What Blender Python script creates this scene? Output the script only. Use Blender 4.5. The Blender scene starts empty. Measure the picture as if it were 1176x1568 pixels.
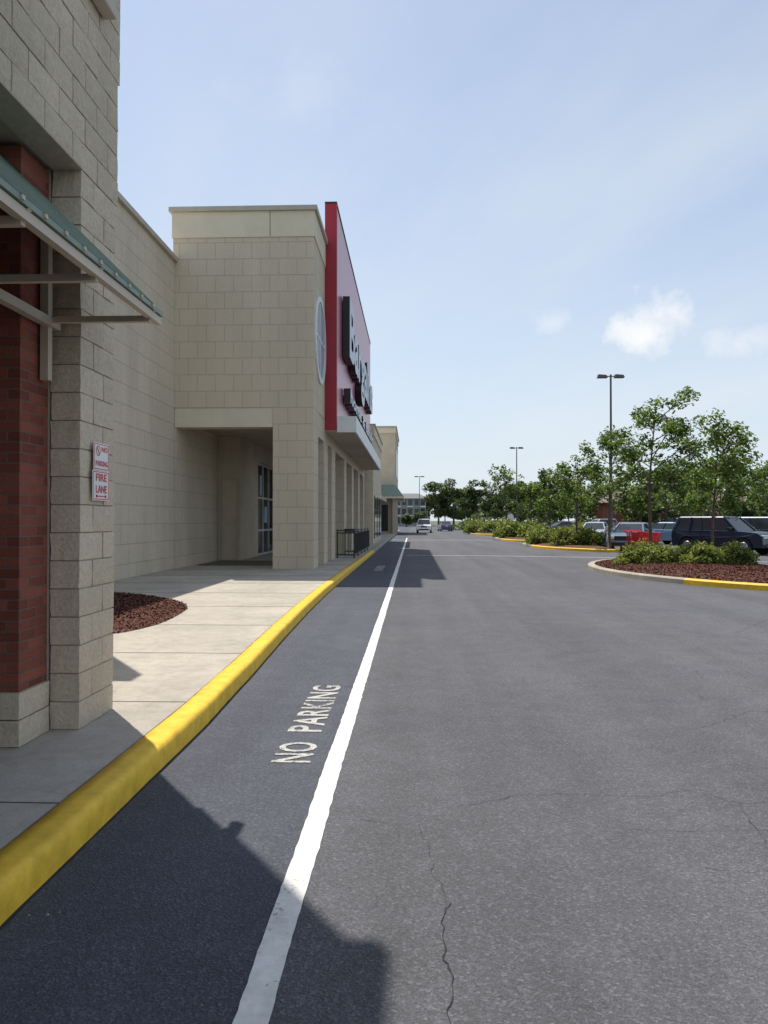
import bpy, bmesh, math, random
import numpy as np
from mathutils import Vector, Matrix, noise
from mathutils.bvhtree import BVHTree
random.seed(3)
rng = np.random.default_rng(5)
SC = bpy.context.scene
COL = SC.collection

# ---------------------------------------------------------------- helpers
def empty(name, loc=(0, 0, 0), rz=0.0):
    e = bpy.data.objects.new(name, None)
    e.location = loc
    e.rotation_euler = (0, 0, rz)
    e.empty_display_size = 0.2
    COL.objects.link(e)
    return e

def mobj(name, verts, faces, mat, parent=None, smooth=False, mats=None, midx=None, bevel=0):
    me = bpy.data.meshes.new(name)
    me.from_pydata([tuple(v) for v in verts], [], [tuple(f) for f in faces])
    if mats:
        for m in mats: me.materials.append(m)
        me.polygons.foreach_set("material_index", midx)
    else:
        me.materials.append(mat)
    if smooth:
        me.polygons.foreach_set("use_smooth", [True] * len(me.polygons))
    me.update()
    o = bpy.data.objects.new(name, me)
    COL.objects.link(o)
    if parent: o.parent = parent
    if bevel:
        b = o.modifiers.new("bev", 'BEVEL'); b.width = bevel; b.segments = 2; b.limit_method = 'ANGLE'
    return o

BF = [(0, 3, 2, 1), (4, 5, 6, 7), (0, 1, 5, 4), (1, 2, 6, 5), (2, 3, 7, 6), (3, 0, 4, 7)]
def boxv(x0, x1, y0, y1, z0, z1):
    return [(x0, y0, z0), (x1, y0, z0), (x1, y1, z0), (x0, y1, z0), (x0, y0, z1), (x1, y0, z1), (x1, y1, z1), (x0, y1, z1)]

def box(name, x0, x1, y0, y1, z0, z1, mat, parent=None, bevel=0):
    return mobj(name, boxv(x0, x1, y0, y1, z0, z1), BF, mat, parent, bevel=bevel)

def boxes(name, lst, mat, parent=None, bevel=0):
    V = []; F = []
    for b in lst:
        k = len(V); V += boxv(*b); F += [tuple(i + k for i in f) for f in BF]
    return mobj(name, V, F, mat, parent, bevel=bevel)

def sheet(name, pts, z, mat, parent=None):
    return mobj(name, [(p[0], p[1], z) for p in pts], [tuple(range(len(pts)))], mat, parent)

def tube(pts, rad, seg=8, V=None, F=None):
    if V is None: V = []; F = []
    pts = [Vector(p) for p in pts]
    k0 = len(V)
    for i, p in enumerate(pts):
        t = (pts[min(i + 1, len(pts) - 1)] - pts[max(i - 1, 0)])
        if t.length < 1e-6: t = Vector((0, 0, 1))
        t.normalize()
        a = Vector((1, 0, 0)) if abs(t.x) < .8 else Vector((0, 1, 0))
        u = t.cross(a).normalized(); w = t.cross(u)
        for s in range(seg):
            an = 2 * math.pi * s / seg
            V.append(p + (u * math.cos(an) + w * math.sin(an)) * rad[i])
    for i in range(len(pts) - 1):
        for s in range(seg):
            a = k0 + i * seg + s; b = k0 + i * seg + (s + 1) % seg
            F.append((a, b, b + seg, a + seg))
    F.append(tuple(k0 + s for s in range(seg)))
    F.append(tuple(k0 + (len(pts) - 1) * seg + s for s in reversed(range(seg))))
    return V, F

def chaikin(pts, n=2):
    for _ in range(n):
        q = []
        for i in range(len(pts)):
            a = pts[i]; b = pts[(i + 1) % len(pts)]
            q.append((a[0] * .75 + b[0] * .25, a[1] * .75 + b[1] * .25))
            q.append((a[0] * .25 + b[0] * .75, a[1] * .25 + b[1] * .75))
        pts = q
    return pts

# ---------------------------------------------------------------- materials
class NT:
    def __init__(self, m):
        self.t = m.node_tree; self.n = self.t.nodes; self.l = self.t.links
    def new(self, typ, **kw):
        nd = self.n.new(typ)
        for k, v in kw.items(): setattr(nd, k, v)
        return nd
    def link(self, a, b): self.l.new(a, b)

def newmat(name):
    m = bpy.data.materials.new(name); m.use_nodes = True
    nt = NT(m)
    return m, nt, nt.n["Principled BSDF"]

def ramp(nt, fac, stops):
    r = nt.new("ShaderNodeValToRGB")
    e = r.color_ramp.elements
    while len(e) < len(stops): e.new(0.5)
    for i, (p, c) in enumerate(stops):
        e[i].position = p; e[i].color = (c[0], c[1], c[2], 1) if hasattr(c, '__len__') else (c, c, c, 1)
    nt.link(fac, r.inputs[0])
    return r.outputs[0]

def noisen(nt, vec, scale, detail=3, rough=.55):
    n = nt.new("ShaderNodeTexNoise"); n.inputs["Scale"].default_value = scale
    n.inputs["Detail"].default_value = min(detail, 5); n.inputs["Roughness"].default_value = rough
    nt.link(vec, n.inputs["Vector"])
    return n.outputs["Fac"]

def mixc(nt, fac, a, b, mode='MIX'):
    n = nt.new("ShaderNodeMix", data_type='RGBA', blend_type=mode)
    for s, v in ((0, fac), (6, a), (7, b)):
        if isinstance(v, (int, float)): n.inputs[s].default_value = v
        elif isinstance(v, tuple): n.inputs[s].default_value = (v[0], v[1], v[2], 1)
        else: nt.link(v, n.inputs[s])
    return n.outputs[2]

def math_(nt, op, a, b=0.0, clamp=False):
    n = nt.new("ShaderNodeMath", operation=op, use_clamp=clamp)
    for i, v in enumerate((a, b)):
        if isinstance(v, (int, float)): n.inputs[i].default_value = v
        else: nt.link(v, n.inputs[i])
    return n.outputs[0]

def bump(nt, bs, h, strength=.3, dist=.01):
    b = nt.new("ShaderNodeBump"); b.inputs["Strength"].default_value = strength; b.inputs["Distance"].default_value = dist
    nt.link(h, b.inputs["Height"]); nt.link(b.outputs[0], bs.inputs["Normal"])

def wpos(nt):
    return nt.new("ShaderNodeNewGeometry").outputs["Position"]

def plain(name, col, rough=.6, metal=0.0, var=.15, scale=3.0, spec=.5, bmp=0.0, bscale=60):
    m, nt, bs = newmat(name)
    p = nt.new("ShaderNodeTexCoord").outputs["Object"]
    f = noisen(nt, p, scale, 3)
    lo = tuple(c * (1 - var) for c in col); hi = tuple(min(1, c * (1 + var)) for c in col)
    nt.link(ramp(nt, f, [(.3, lo), (.7, hi)]), bs.inputs["Base Color"])
    bs.inputs["Roughness"].default_value = rough; bs.inputs["Metallic"].default_value = metal
    bs.inputs["Specular IOR Level"].default_value = spec
    if bmp: bump(nt, bs, noisen(nt, p, bscale, 3), bmp, .01)
    return m

def blockmat(name, col, w, h, mortar=.012, mcol=None, offset=.5, var=.06, bs_=.5, sc=1.0, stain=.25, nbump=.4, nscale=25, usebrick=True, mfac=.80):
    m, nt, bs = newmat(name)
    p = wpos(nt)
    mp = nt.new("ShaderNodeMapping"); mp.inputs["Scale"].default_value = (.9, .9, .22); nt.link(p, mp.inputs[0])
    st = ramp(nt, noisen(nt, mp.outputs[0], .9, 4, .6), [(.35, 1 - stain), (.62, 1.0)])
    fine = noisen(nt, p, nscale, 3, .7)
    fn = ramp(nt, fine, [(.3, .82), (.7, 1.08)])
    if usebrick:
        s = nt.new("ShaderNodeSeparateXYZ"); nt.link(p, s.inputs[0])
        u = math_(nt, 'ADD', s.outputs[0], s.outputs[1])
        c = nt.new("ShaderNodeCombineXYZ"); nt.link(u, c.inputs[0]); nt.link(s.outputs[2], c.inputs[1])
        b = nt.new("ShaderNodeTexBrick"); nt.link(c.outputs[0], b.inputs["Vector"])
        b.offset = offset; b.squash = 1
        b.inputs["Scale"].default_value = sc
        b.inputs["Brick Width"].default_value = w; b.inputs["Row Height"].default_value = h
        b.inputs["Mortar Size"].default_value = mortar; b.inputs["Mortar Smooth"].default_value = .2
        b.inputs["Color1"].default_value = (*[x * (1 - var) for x in col], 1)
        b.inputs["Color2"].default_value = (*[min(1, x * (1 + var)) for x in col], 1)
        mc = mcol or tuple(x * mfac for x in col)
        b.inputs["Mortar"].default_value = (*mc, 1)
        cc = mixc(nt, 1.0, b.outputs["Color"], st, 'MULTIPLY')
        hgt = math_(nt, 'SUBTRACT', math_(nt, 'MULTIPLY', fine, nbump), b.outputs["Fac"])
    else:
        g = nt.new("ShaderNodeNewGeometry")
        rc = ramp(nt, g.outputs["Random Per Island"], [(0, tuple(x * (1 - var) for x in col)), (1, tuple(x * (1 + var) for x in col))])
        cc = mixc(nt, 1.0, rc, st, 'MULTIPLY')
        hgt = math_(nt, 'MULTIPLY', fine, nbump)
    cc = mixc(nt, 1.0, cc, fn, 'MULTIPLY')
    nt.link(cc, bs.inputs["Base Color"])
    bs.inputs["Roughness"].default_value = .88; bs.inputs["Specular IOR Level"].default_value = .25
    bump(nt, bs, hgt, bs_, .012)
    return m

def asphalt():
    m, nt, bs = newmat("asphalt_mat")
    p = wpos(nt)
    big = noisen(nt, p, .35, 4, .6)
    mid = noisen(nt, p, 3.0, 4, .6)
    fine = noisen(nt, p, 130, 2, .8)
    vo = nt.new("ShaderNodeTexVoronoi"); vo.inputs["Scale"].default_value = 95; nt.link(p, vo.inputs["Vector"])
    base = ramp(nt, big, [(.3, (.086, .087, .098)), (.7, (.112, .112, .122))])
    base = mixc(nt, 1.0, base, ramp(nt, mid, [(.25, .86), (.75, 1.1)]), 'MULTIPLY')
    base = mixc(nt, 1.0, base, ramp(nt, fine, [(.3, .64), (.5, 1.0), (.72, 1.5)]), 'MULTIPLY')
    vs = nt.new("ShaderNodeSeparateColor"); nt.link(vo.outputs["Color"], vs.inputs[0])
    base = mixc(nt, 1.0, base, ramp(nt, vs.outputs[0], [(0, .76), (.8, 1.02), (1, 1.45)]), 'MULTIPLY')
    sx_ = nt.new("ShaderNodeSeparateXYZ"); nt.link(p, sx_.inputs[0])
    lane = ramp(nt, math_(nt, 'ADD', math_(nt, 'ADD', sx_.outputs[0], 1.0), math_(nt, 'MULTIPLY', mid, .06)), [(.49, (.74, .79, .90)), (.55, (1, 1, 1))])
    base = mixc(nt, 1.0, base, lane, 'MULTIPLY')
    tb = nt.new("ShaderNodeMapping"); tb.inputs["Scale"].default_value = (1.1, .05, 1); nt.link(p, tb.inputs[0])
    base = mixc(nt, 1.0, base, ramp(nt, noisen(nt, tb.outputs[0], 1.0, 3, .6), [(.35, .86), (.62, 1.08)]), 'MULTIPLY')
    nz = nt.new("ShaderNodeTexNoise"); nz.inputs["Scale"].default_value = 1.6; nz.inputs["Detail"].default_value = 4; nt.link(p, nz.inputs["Vector"])
    ad = nt.new("ShaderNodeVectorMath", operation='MULTIPLY_ADD'); nt.link(nz.outputs["Color"], ad.inputs[0]); ad.inputs[1].default_value = (1.2, 1.2, 0); nt.link(p, ad.inputs[2])
    vc = nt.new("ShaderNodeTexVoronoi", feature='DISTANCE_TO_EDGE'); vc.inputs["Scale"].default_value = .36; nt.link(ad.outputs[0], vc.inputs["Vector"])
    ck = ramp(nt, vc.outputs["Distance"], [(0.0, 1.0), (.0016, .7), (.0036, 0.0)])
    msk = ramp(nt, noisen(nt, p, .5, 2), [(.48, 0.0), (.60, .55)])
    ckm = math_(nt, 'MULTIPLY', ck, msk)
    base = mixc(nt, ckm, base, (.03, .03, .034))
    nt.link(base, bs.inputs["Base Color"])
    bs.inputs["Roughness"].default_value = .82; bs.inputs["Specular IOR Level"].default_value = .35
    bump(nt, bs, math_(nt, 'ADD', fine, vo.outputs["Distance"]), .55, .006)
    return m

def paint(name, col, wear=.5, under=(.09, .09, .095), dirtlo=.72):
    m, nt, bs = newmat(name)
    p = wpos(nt)
    a = noisen(nt, p, 45, 4, .75); b = noisen(nt, p, 2.2, 3, .6)
    f = ramp(nt, math_(nt, 'ADD', math_(nt, 'MULTIPLY', a, .6), math_(nt, 'MULTIPLY', b, .4)), [(wear - .08, 1.0), (wear, 0.0)])
    dirt = ramp(nt, noisen(nt, p, 7, 4, .7), [(.3, dirtlo), (.65, 1.0)])
    c = mixc(nt, 1.0, (col[0], col[1], col[2]), dirt, 'MULTIPLY')
    nt.link(mixc(nt, f, c, under), bs.inputs["Base Color"])
    bs.inputs["Roughness"].default_value = .6; bs.inputs["Specular IOR Level"].default_value = .3
    bump(nt, bs, a, .35, .005)
    return m

def concrete(name, col, stain=.25):
    m, nt, bs = newmat(name)
    p = wpos(nt)
    c = ramp(nt, noisen(nt, p, .8, 4, .65), [(.3, tuple(x * (1 - stain) for x in col)), (.65, col)])
    f = noisen(nt, p, 75, 3, .8)
    c = mixc(nt, 1.0, c, ramp(nt, f, [(.3, .80), (.7, 1.12)]), 'MULTIPLY')
    c = mixc(nt, 1.0, c, ramp(nt, noisen(nt, p, 6, 4, .7), [(.3, .84), (.6, 1.03)]), 'MULTIPLY')
    sp = nt.new("ShaderNodeTexVoronoi"); sp.inputs["Scale"].default_value = 1.7; nt.link(p, sp.inputs["Vector"])
    c = mixc(nt, 1.0, c, ramp(nt, sp.outputs["Distance"], [(.0, .45), (.035, .8), (.06, 1.0)]), 'MULTIPLY')
    nt.link(c, bs.inputs["Base Color"])
    bs.inputs["Roughness"].default_value = .85; bs.inputs["Specular IOR Level"].default_value = .25
    bump(nt, bs, f, .3, .005)
    return m

def leafmat(name, dark, light, trans=.35):
    m, nt, bs = newmat(name)
    g = nt.new("ShaderNodeNewGeometry")
    f = math_(nt, 'ADD', math_(nt, 'MULTIPLY', g.outputs["Random Per Island"], .6), math_(nt, 'MULTIPLY', noisen(nt, g.outputs["Position"], 1.3, 2), .4))
    c = ramp(nt, f, [(.2, dark), (.8, light)])
    nt.link(c, bs.inputs["Base Color"]); bs.inputs["Roughness"].default_value = .5; bs.inputs["Specular IOR Level"].default_value = .35
    tr = nt.new("ShaderNodeBsdfTranslucent")
    nt.link(mixc(nt, 1.0, c, (1.3, 1.5, .6), 'MULTIPLY'), tr.inputs[0])
    mx = nt.new("ShaderNodeMixShader"); mx.inputs[0].default_value = trans
    nt.link(bs.outputs[0], mx.inputs[1]); nt.link(tr.outputs[0], mx.inputs[2])
    nt.link(mx.outputs[0], nt.n["Material Output"].inputs[0])
    return m

def islandmat(name, stops, rough=.9):
    m, nt, bs = newmat(name)
    g = nt.new("ShaderNodeNewGeometry")
    nt.link(ramp(nt, g.outputs["Random Per Island"], stops), bs.inputs["Base Color"]); bs.inputs["Roughness"].default_value = rough
    bs.inputs["Specular IOR Level"].default_value = .2
    return m

def glassy(name, col, rough=.05):
    return plain(name, col, rough, 0.0, .1, 1.0, spec=.7)

M_asph = asphalt()
M_white = paint("white_road_paint", (.80, .79, .74), .42)
M_stencil = paint("stencil_paint", (.55, .54, .50), .50)
M_yellow = paint("yellow_kerb_paint", (.90, .57, .05), .36, (.42, .36, .24), .72)
M_conc = concrete("sidewalk_concrete", (.50, .455, .385))
M_kerb = concrete("kerb_concrete", (.46, .42, .35))
M_joint = plain("joint_dark", (.13, .115, .095), .9)
M_crack = plain("crack_dark", (.022, .022, .025), .95)
M_grass = plain("grass_mat", (.09, .12, .045), .95, var=.4, scale=.2)
M_splitA = blockmat("split_block", (.64, .555, .425), 1, 1, var=.07, stain=.18, nbump=1.2, bs_=.6, nscale=38, usebrick=False)
M_mortar = plain("mortar", (.40, .345, .27), .95, var=.1, scale=20)
M_blockB = blockmat("scored_block", (.67, .585, .445), .55, .5, .012, var=.02, stain=.10, bs_=.6, nscale=32, nbump=.7)
M_blockC = blockmat("painted_block", (.67, .59, .46), 1.1, .5, .012, var=.02, stain=.12, bs_=.6, nscale=32, nbump=.6)
M_brick = blockmat("red_brick", (.285, .088, .060), .205, .068, .006, mcol=(.21, .14, .115), var=.30, stain=.25, bs_=.7, nscale=60)
M_eifs = plain("stucco_cream", (.70, .635, .49), .9, var=.05, scale=1.5, spec=.2, bmp=.2, bscale=200)
M_stucco = plain("stucco_tan", (.54, .475, .37), .9, var=.08, scale=1.2, spec=.2)
M_trim = plain("metal_coping", (.46, .42, .34), .5, var=.08)
M_tan = plain("tan_steel", (.55, .48, .37), .5, var=.08)
M_green = plain("green_metal", (.20, .265, .21), .45, var=.12, scale=4, spec=.4)
M_red = plain("red_panel", (.36, .022, .04), .4, var=.08, scale=1, spec=.4)
M_sign = plain("sign_face_red", (.40, .085, .15), .3, var=.06, scale=.6, spec=.7)
M_black = plain("black_metal", (.018, .018, .02), .45)
M_letter = plain("letter_face", (.30, .36, .45), .3)
M_whitem = plain("white_panel", (.74, .76, .76), .45, var=.04)
M_glass = glassy("window_glass", (.02, .028, .035), .08)
M_frame = plain("window_frame", (.55, .56, .56), .4)
M_mulch = plain("mulch_mat", (.105, .042, .030), .95, var=.6, scale=34, bmp=1.0, bscale=50)
M_chip = islandmat("mulch_chips", [(0, (.065, .026, .019)), (.5, (.12, .047, .033)), (1, (.18, .078, .055))])
M_bark = plain("bark", (.12, .09, .07), .9, var=.35, scale=12, bmp=.6, bscale=30)
M_leaf = leafmat("tree_leaves", (.045, .080, .020), (.165, .225, .065), .4)
M_leaf2 = leafmat("far_leaves", (.050, .074, .034), (.14, .17, .085), .3)
M_shrub = leafmat("shrub_leaves", (.08, .11, .024), (.33, .35, .10), .3)
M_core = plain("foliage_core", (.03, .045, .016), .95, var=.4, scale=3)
M_tyre = plain("tyre", (.02, .02, .02), .85)
M_rim = plain("wheel_rim", (.5, .5, .52), .3, .8)
M_lampm = plain("lamp_metal", (.10, .09, .085), .5, var=.1)
M_signw = plain("sign_white", (.80, .80, .80), .4, var=.03)
M_signr = plain("sign_red", (.60, .03, .04), .4, var=.05)
M_head = plain("headlight", (.75, .78, .8), .1)
M_tail = plain("taillight", (.45, .02, .02), .2)

# ---------------------------------------------------------------- text
def textgeo(body, bold=.0, extrude=.0, spacing=1.0):
    cu = bpy.data.curves.new("t", 'FONT'); cu.body = body; cu.offset = bold; cu.extrude = extrude; cu.space_character = spacing
    cu.resolution_u = 3
    o = bpy.data.objects.new("t", cu); COL.objects.link(o)
    dg = bpy.context.evaluated_depsgraph_get(); dg.update()
    me = bpy.data.meshes.new_from_object(o.evaluated_get(dg))
    V = np.array([v.co[:] for v in me.vertices]); F = [tuple(p.vertices) for p in me.polygons]
    N = [p.normal.z for p in me.polygons]
    bpy.data.objects.remove(o)
    mn = V.min(0); mx = V.max(0)
    V[:, 0] = (V[:, 0] - mn[0]) / (mx[0] - mn[0]); V[:, 1] = (V[:, 1] - mn[1]) / (mx[1] - mn[1])
    if extrude: V[:, 2] = (V[:, 2] - mn[2]) / (mx[2] - mn[2])
    else: V[:, 2] = 0
    return V, F, N

# ---------------------------------------------------------------- ground, road, sidewalk
sheet("ground", [(-1500, -600), (1500, -600), (1500, 2500), (-1500, 2500)], 0, M_grass)
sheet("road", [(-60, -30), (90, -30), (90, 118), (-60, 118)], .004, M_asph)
sheet("access_road", [(-4, 118.01), (9, 118.01), (9, 420), (-4, 420)], .004, M_asph)

def kx(y):
    pts = [(-12, -1.63), (3, -1.62), (6, -1.61), (8, -1.66), (10, -1.73), (13, -1.81), (16, -1.86), (22, -1.88), (38, -1.88), (200, -1.95)]
    return float(np.interp(y, [p[0] for p in pts], [p[1] for p in pts]))

def kerb_run(name, ys, mat):
    prof = [(.002, .0), (.0, .03), (-.003, .09), (-.008, .120), (-.018, .140), (-.032, .150), (-.055, .154), (-.12, .155), (-.185, .1545), (-.186, .1)]
    V = []; F = []
    for y in ys:
        wob = .006 * noise.noise(Vector((y * .8, 2, 0)))
        for (dx, z) in prof:
            V.append((kx(y) + dx + wob + .003 * noise.noise(Vector((y * 5, z * 19, 0))), y, z + .003 * noise.noise(Vector((y * 4, 5, z * 8)))))
    n = len(prof)
    for i in range(len(ys) - 1):
        for j in range(n - 1):
            a = i * n + j; F.append((a, a + 1, a + 1 + n, a + n)[::-1])
    return mobj(name, V, F, mat, smooth=True)
kerb_run("yellow_kerb", list(np.arange(-12, 38.01, .12)), M_yellow)
kerb_run("kerb", list(np.arange(38.01, 118, 2.0)), M_kerb)
def strip(name, pts, w, z, mat, parent=None):
    V = []; F = []
    P = [Vector((p[0], p[1])) for p in pts]
    for i, p in enumerate(P):
        t = (P[min(i + 1, len(P) - 1)] - P[max(i - 1, 0)]).normalized(); nrm = Vector((-t.y, t.x))
        ww = w(i) if callable(w) else w
        V += [(p.x + nrm.x * ww / 2, p.y + nrm.y * ww / 2, z), (p.x - nrm.x * ww / 2, p.y - nrm.y * ww / 2, z)]
    for i in range(len(P) - 1): F.append((2 * i, 2 * i + 1, 2 * i + 3, 2 * i + 2))
    return mobj(name, V, F, mat, parent)
strip("kerb_foot_strip", [(kx(y) + .004, y) for y in np.arange(-4, 38, .06)], lambda i: .022 + .022 * noise.noise(Vector((i * .21, 4, 4))), .0065, M_crack)  # dark strip of uneven width along the foot of the kerb
ys = list(np.arange(-12, 118, 1.0))
V = []; F = []
for y in ys:
    V += [(-12, y, .15), (kx(y) - .184, y, .15)]
for i in range(len(ys) - 1):
    F.append((2 * i, 2 * i + 1, 2 * i + 3, 2 * i + 2))
side = mobj("sidewalk", V, F, M_conc)
jl = []
for y in [3.9, 6.1, 8.35, 10.6, 12.9, 15.3, 17.7, 20.1, 22.5] + list(np.arange(25, 110, 2.4)):
    jl.append((-9, kx(y) - .188, y - .004, y + .004, .1505, .1535))
boxes("expansion_joint", jl, M_joint, side)
strip("kerb_back_joint", [(kx(y) - .19, y) for y in np.arange(-4, 60, .5)], .007, .1545, M_joint, side)

lp = [(-.515 + .008 * noise.noise(Vector((y * .9, 0, 0))) + .006 * noise.noise(Vector((y * 9, 3, 0))), y) for y in np.arange(-4, 70, .05)]
strip("road_edge_line", lp, lambda i: .112 + .010 * noise.noise(Vector((i * .5, 1, 2))), .008, M_white)
strip("road_cross_line", [(-.3, 35.2), (3, 35.0), (9.8, 33.0)], .14, .0085, M_white)
strip("road_cross_line", [(-1.7, 63), (6.4, 62.5)], .3, .008, M_white)
for (a, b) in [((13.2, 22), (17, 29.5)), ((12.2, 26), (16.5, 34)), ((15.5, 20), (19, 26)), ((11.9, 31.2), (24, 24))]:
    strip("parking_line", [a, b], .1, .008, M_white)

def stencil(word, y0, y1, x0, x1):
    V, F, N = textgeo(word, bold=.018, spacing=1.08)
    W = [(x0 - (x0 - x1) * v[1], y0 + (y1 - y0) * v[0], .0085) for v in V]
    mobj("no_parking_marking", W, F, M_stencil)
stencil("NO", 5.06, 5.52, -.67, -.94)
stencil("PARKING", 5.80, 7.42, -.685, -.95)
stencil("NO PARKING", 24.4, 27.2, -.95, -1.25)

def crack(pts, w=.007, seed=0):
    out = []
    for i in range(len(pts) - 1):
        a = Vector(pts[i]); b = Vector(pts[i + 1]); n = max(2, int((b - a).length / .025))
        for k in range(n):
            t = k / n; p = a.lerp(b, t)
            out.append((p.x + .022 * noise.noise(Vector((p.x * 9, p.y * 9, seed))) + .010 * noise.noise(Vector((p.x * 31, p.y * 31, seed))), p.y + .03 * noise.noise(Vector((p.x * 11, p.y * 8, seed + 7))) + .01 * noise.noise(Vector((p.x * 33, p.y * 33, seed + 3)))))
    out.append(pts[-1])
    strip("asphalt_crack", out, lambda i: w * (.2 + 1.1 * abs(noise.noise(Vector((i * .4, seed, 0))))), .0075, M_crack)
crack([(.13, 1.6), (.12, 2.45), (.13, 2.69), (.112, 3.08), (.16, 3.24)], .011, 1)
crack([(.16, 3.24), (.09, 3.5), (.075, 3.83), (.03, 4.06)], .004, 2)
crack([(-.39, 4.12), (.03, 4.06)], .004, 14)
crack([(.25, 4.31), (.64, 4.52), (.9, 4.54), (1.41, 4.52), (1.61, 4.65), (1.84, 4.44), (2.3, 4.48), (3.2, 4.3)], .007, 3)
crack([(1.06, 4.06), (1.3, 4.02), (1.9, 4.05), (2.6, 3.9)], .005, 4)
crack([(1.33, 3.6), (1.65, 3.58), (2.2, 3.7)], .005, 5)
crack([(1.84, 4.44), (1.75, 3.9)], .004, 6)
crack([(1.5, 10.9), (1.75, 10), (1.9, 9.3), (2.6, 9.8), (3.2, 10.1)], .008, 7)
crack([(4.5, 11), (5.6, 12.5), (6.5, 12.2), (8, 13)], .012, 10)
crack([(-1.35, 17.2), (-.5, 15.0), (.6, 14.6)], .012, 11)
vv = []; ff = []
for i in range(170):
    x = random.uniform(-1.5, 5); y = random.uniform(1.9, 14); r = random.uniform(.002, .006) if i > 8 else random.uniform(.008, .014)
    if i < 90: x = kx(y) + abs(random.gauss(0, .12)) + .02
    k = len(vv)
    a0 = random.random() * 3
    vv += [(x + r * math.cos(a0 + a * 1.571), y + r * math.sin(a0 + a * 1.571), .0045) for a in range(4)] + [(x, y, .005 + r)]
    ff += [(k, k + 1, k + 4), (k + 1, k + 2, k + 4), (k + 2, k + 3, k + 4), (k + 3, k, k + 4)]
mobj("gravel", vv, ff, plain("pebble", (.30, .27, .22), .9, var=.3, scale=8))

# ---------------------------------------------------------------- leaf / chip quads
def leafcloud(C, size, flat=.5):
    n = len(C)
    a = rng.normal(size=(n, 3)); a /= np.linalg.norm(a, axis=1)[:, None]
    a[:, 2] = np.abs(a[:, 2]) + flat; a /= np.linalg.norm(a, axis=1)[:, None]
    r = rng.normal(size=(n, 3)); u = np.cross(a, r); u /= np.linalg.norm(u, axis=1)[:, None]
    w = np.cross(a, u)
    s = size * rng.uniform(.6, 1.35, size=(n, 1))
    bend = a * s * .25
    V = np.empty((n, 4, 3))
    V[:, 0] = C - u * s * .55; V[:, 1] = C - w * s * .38 + bend; V[:, 2] = C + u * s * .6; V[:, 3] = C + w * s * .38 + bend
    return V.reshape(-1, 3)

def quads(name, V, mat, parent):
    n = len(V) // 4
    me = bpy.data.meshes.new(name)
    me.vertices.add(len(V)); me.vertices.foreach_set("co", V.astype(np.float32).ravel())
    me.loops.add(n * 4); me.loops.foreach_set("vertex_index", np.arange(n * 4, dtype=np.int32))
    me.polygons.add(n); me.polygons.foreach_set("loop_start", np.arange(0, n * 4, 4, dtype=np.int32))
    me.update(calc_edges=True); me.materials.append(mat); me.validate()
    o = bpy.data.objects.new(name, me); COL.objects.link(o)
    if parent: o.parent = parent
    return o

def inpoly(x, y, P):
    c = False; n = len(P)
    for i in range(n):
        a = P[i]; b = P[i - 1]
        if (a[1] > y) != (b[1] > y) and x < (b[0] - a[0]) * (y - a[1]) / (b[1] - a[1]) + a[0]: c = not c
    return c
def chips(P, n, z, size, parent, zf=None):
    xs = [p[0] for p in P]; ys_ = [p[1] for p in P]; C = []
    while len(C) < n:
        x = random.uniform(min(xs), max(xs)); y = random.uniform(min(ys_), max(ys_))
        if inpoly(x, y, P): C.append((x, y, (zf(x, y) if zf else z) + random.uniform(0, .015)))
    quads("mulch_chips", leafcloud(np.array(C), size, 1.5), M_chip, parent)

mb = chaikin([(-7.2, 15.4), (-5.9, 15.4), (-3.8, 13.4), (-3.5, 11.0), (-3.65, 10.0), (-3.9, 9.62), (-7.2, 9.62)], 2)
mbo = sheet("mulch_bed", mb, .158, M_mulch)
chips([p for p in mb], 13000, .16, .036, mbo)
mb2 = sheet("mulch_bed", [(-3.5, -2), (-2.62, -2), (-2.62, 4.78), (-3.5, 4.78)], .158, M_mulch)

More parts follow.
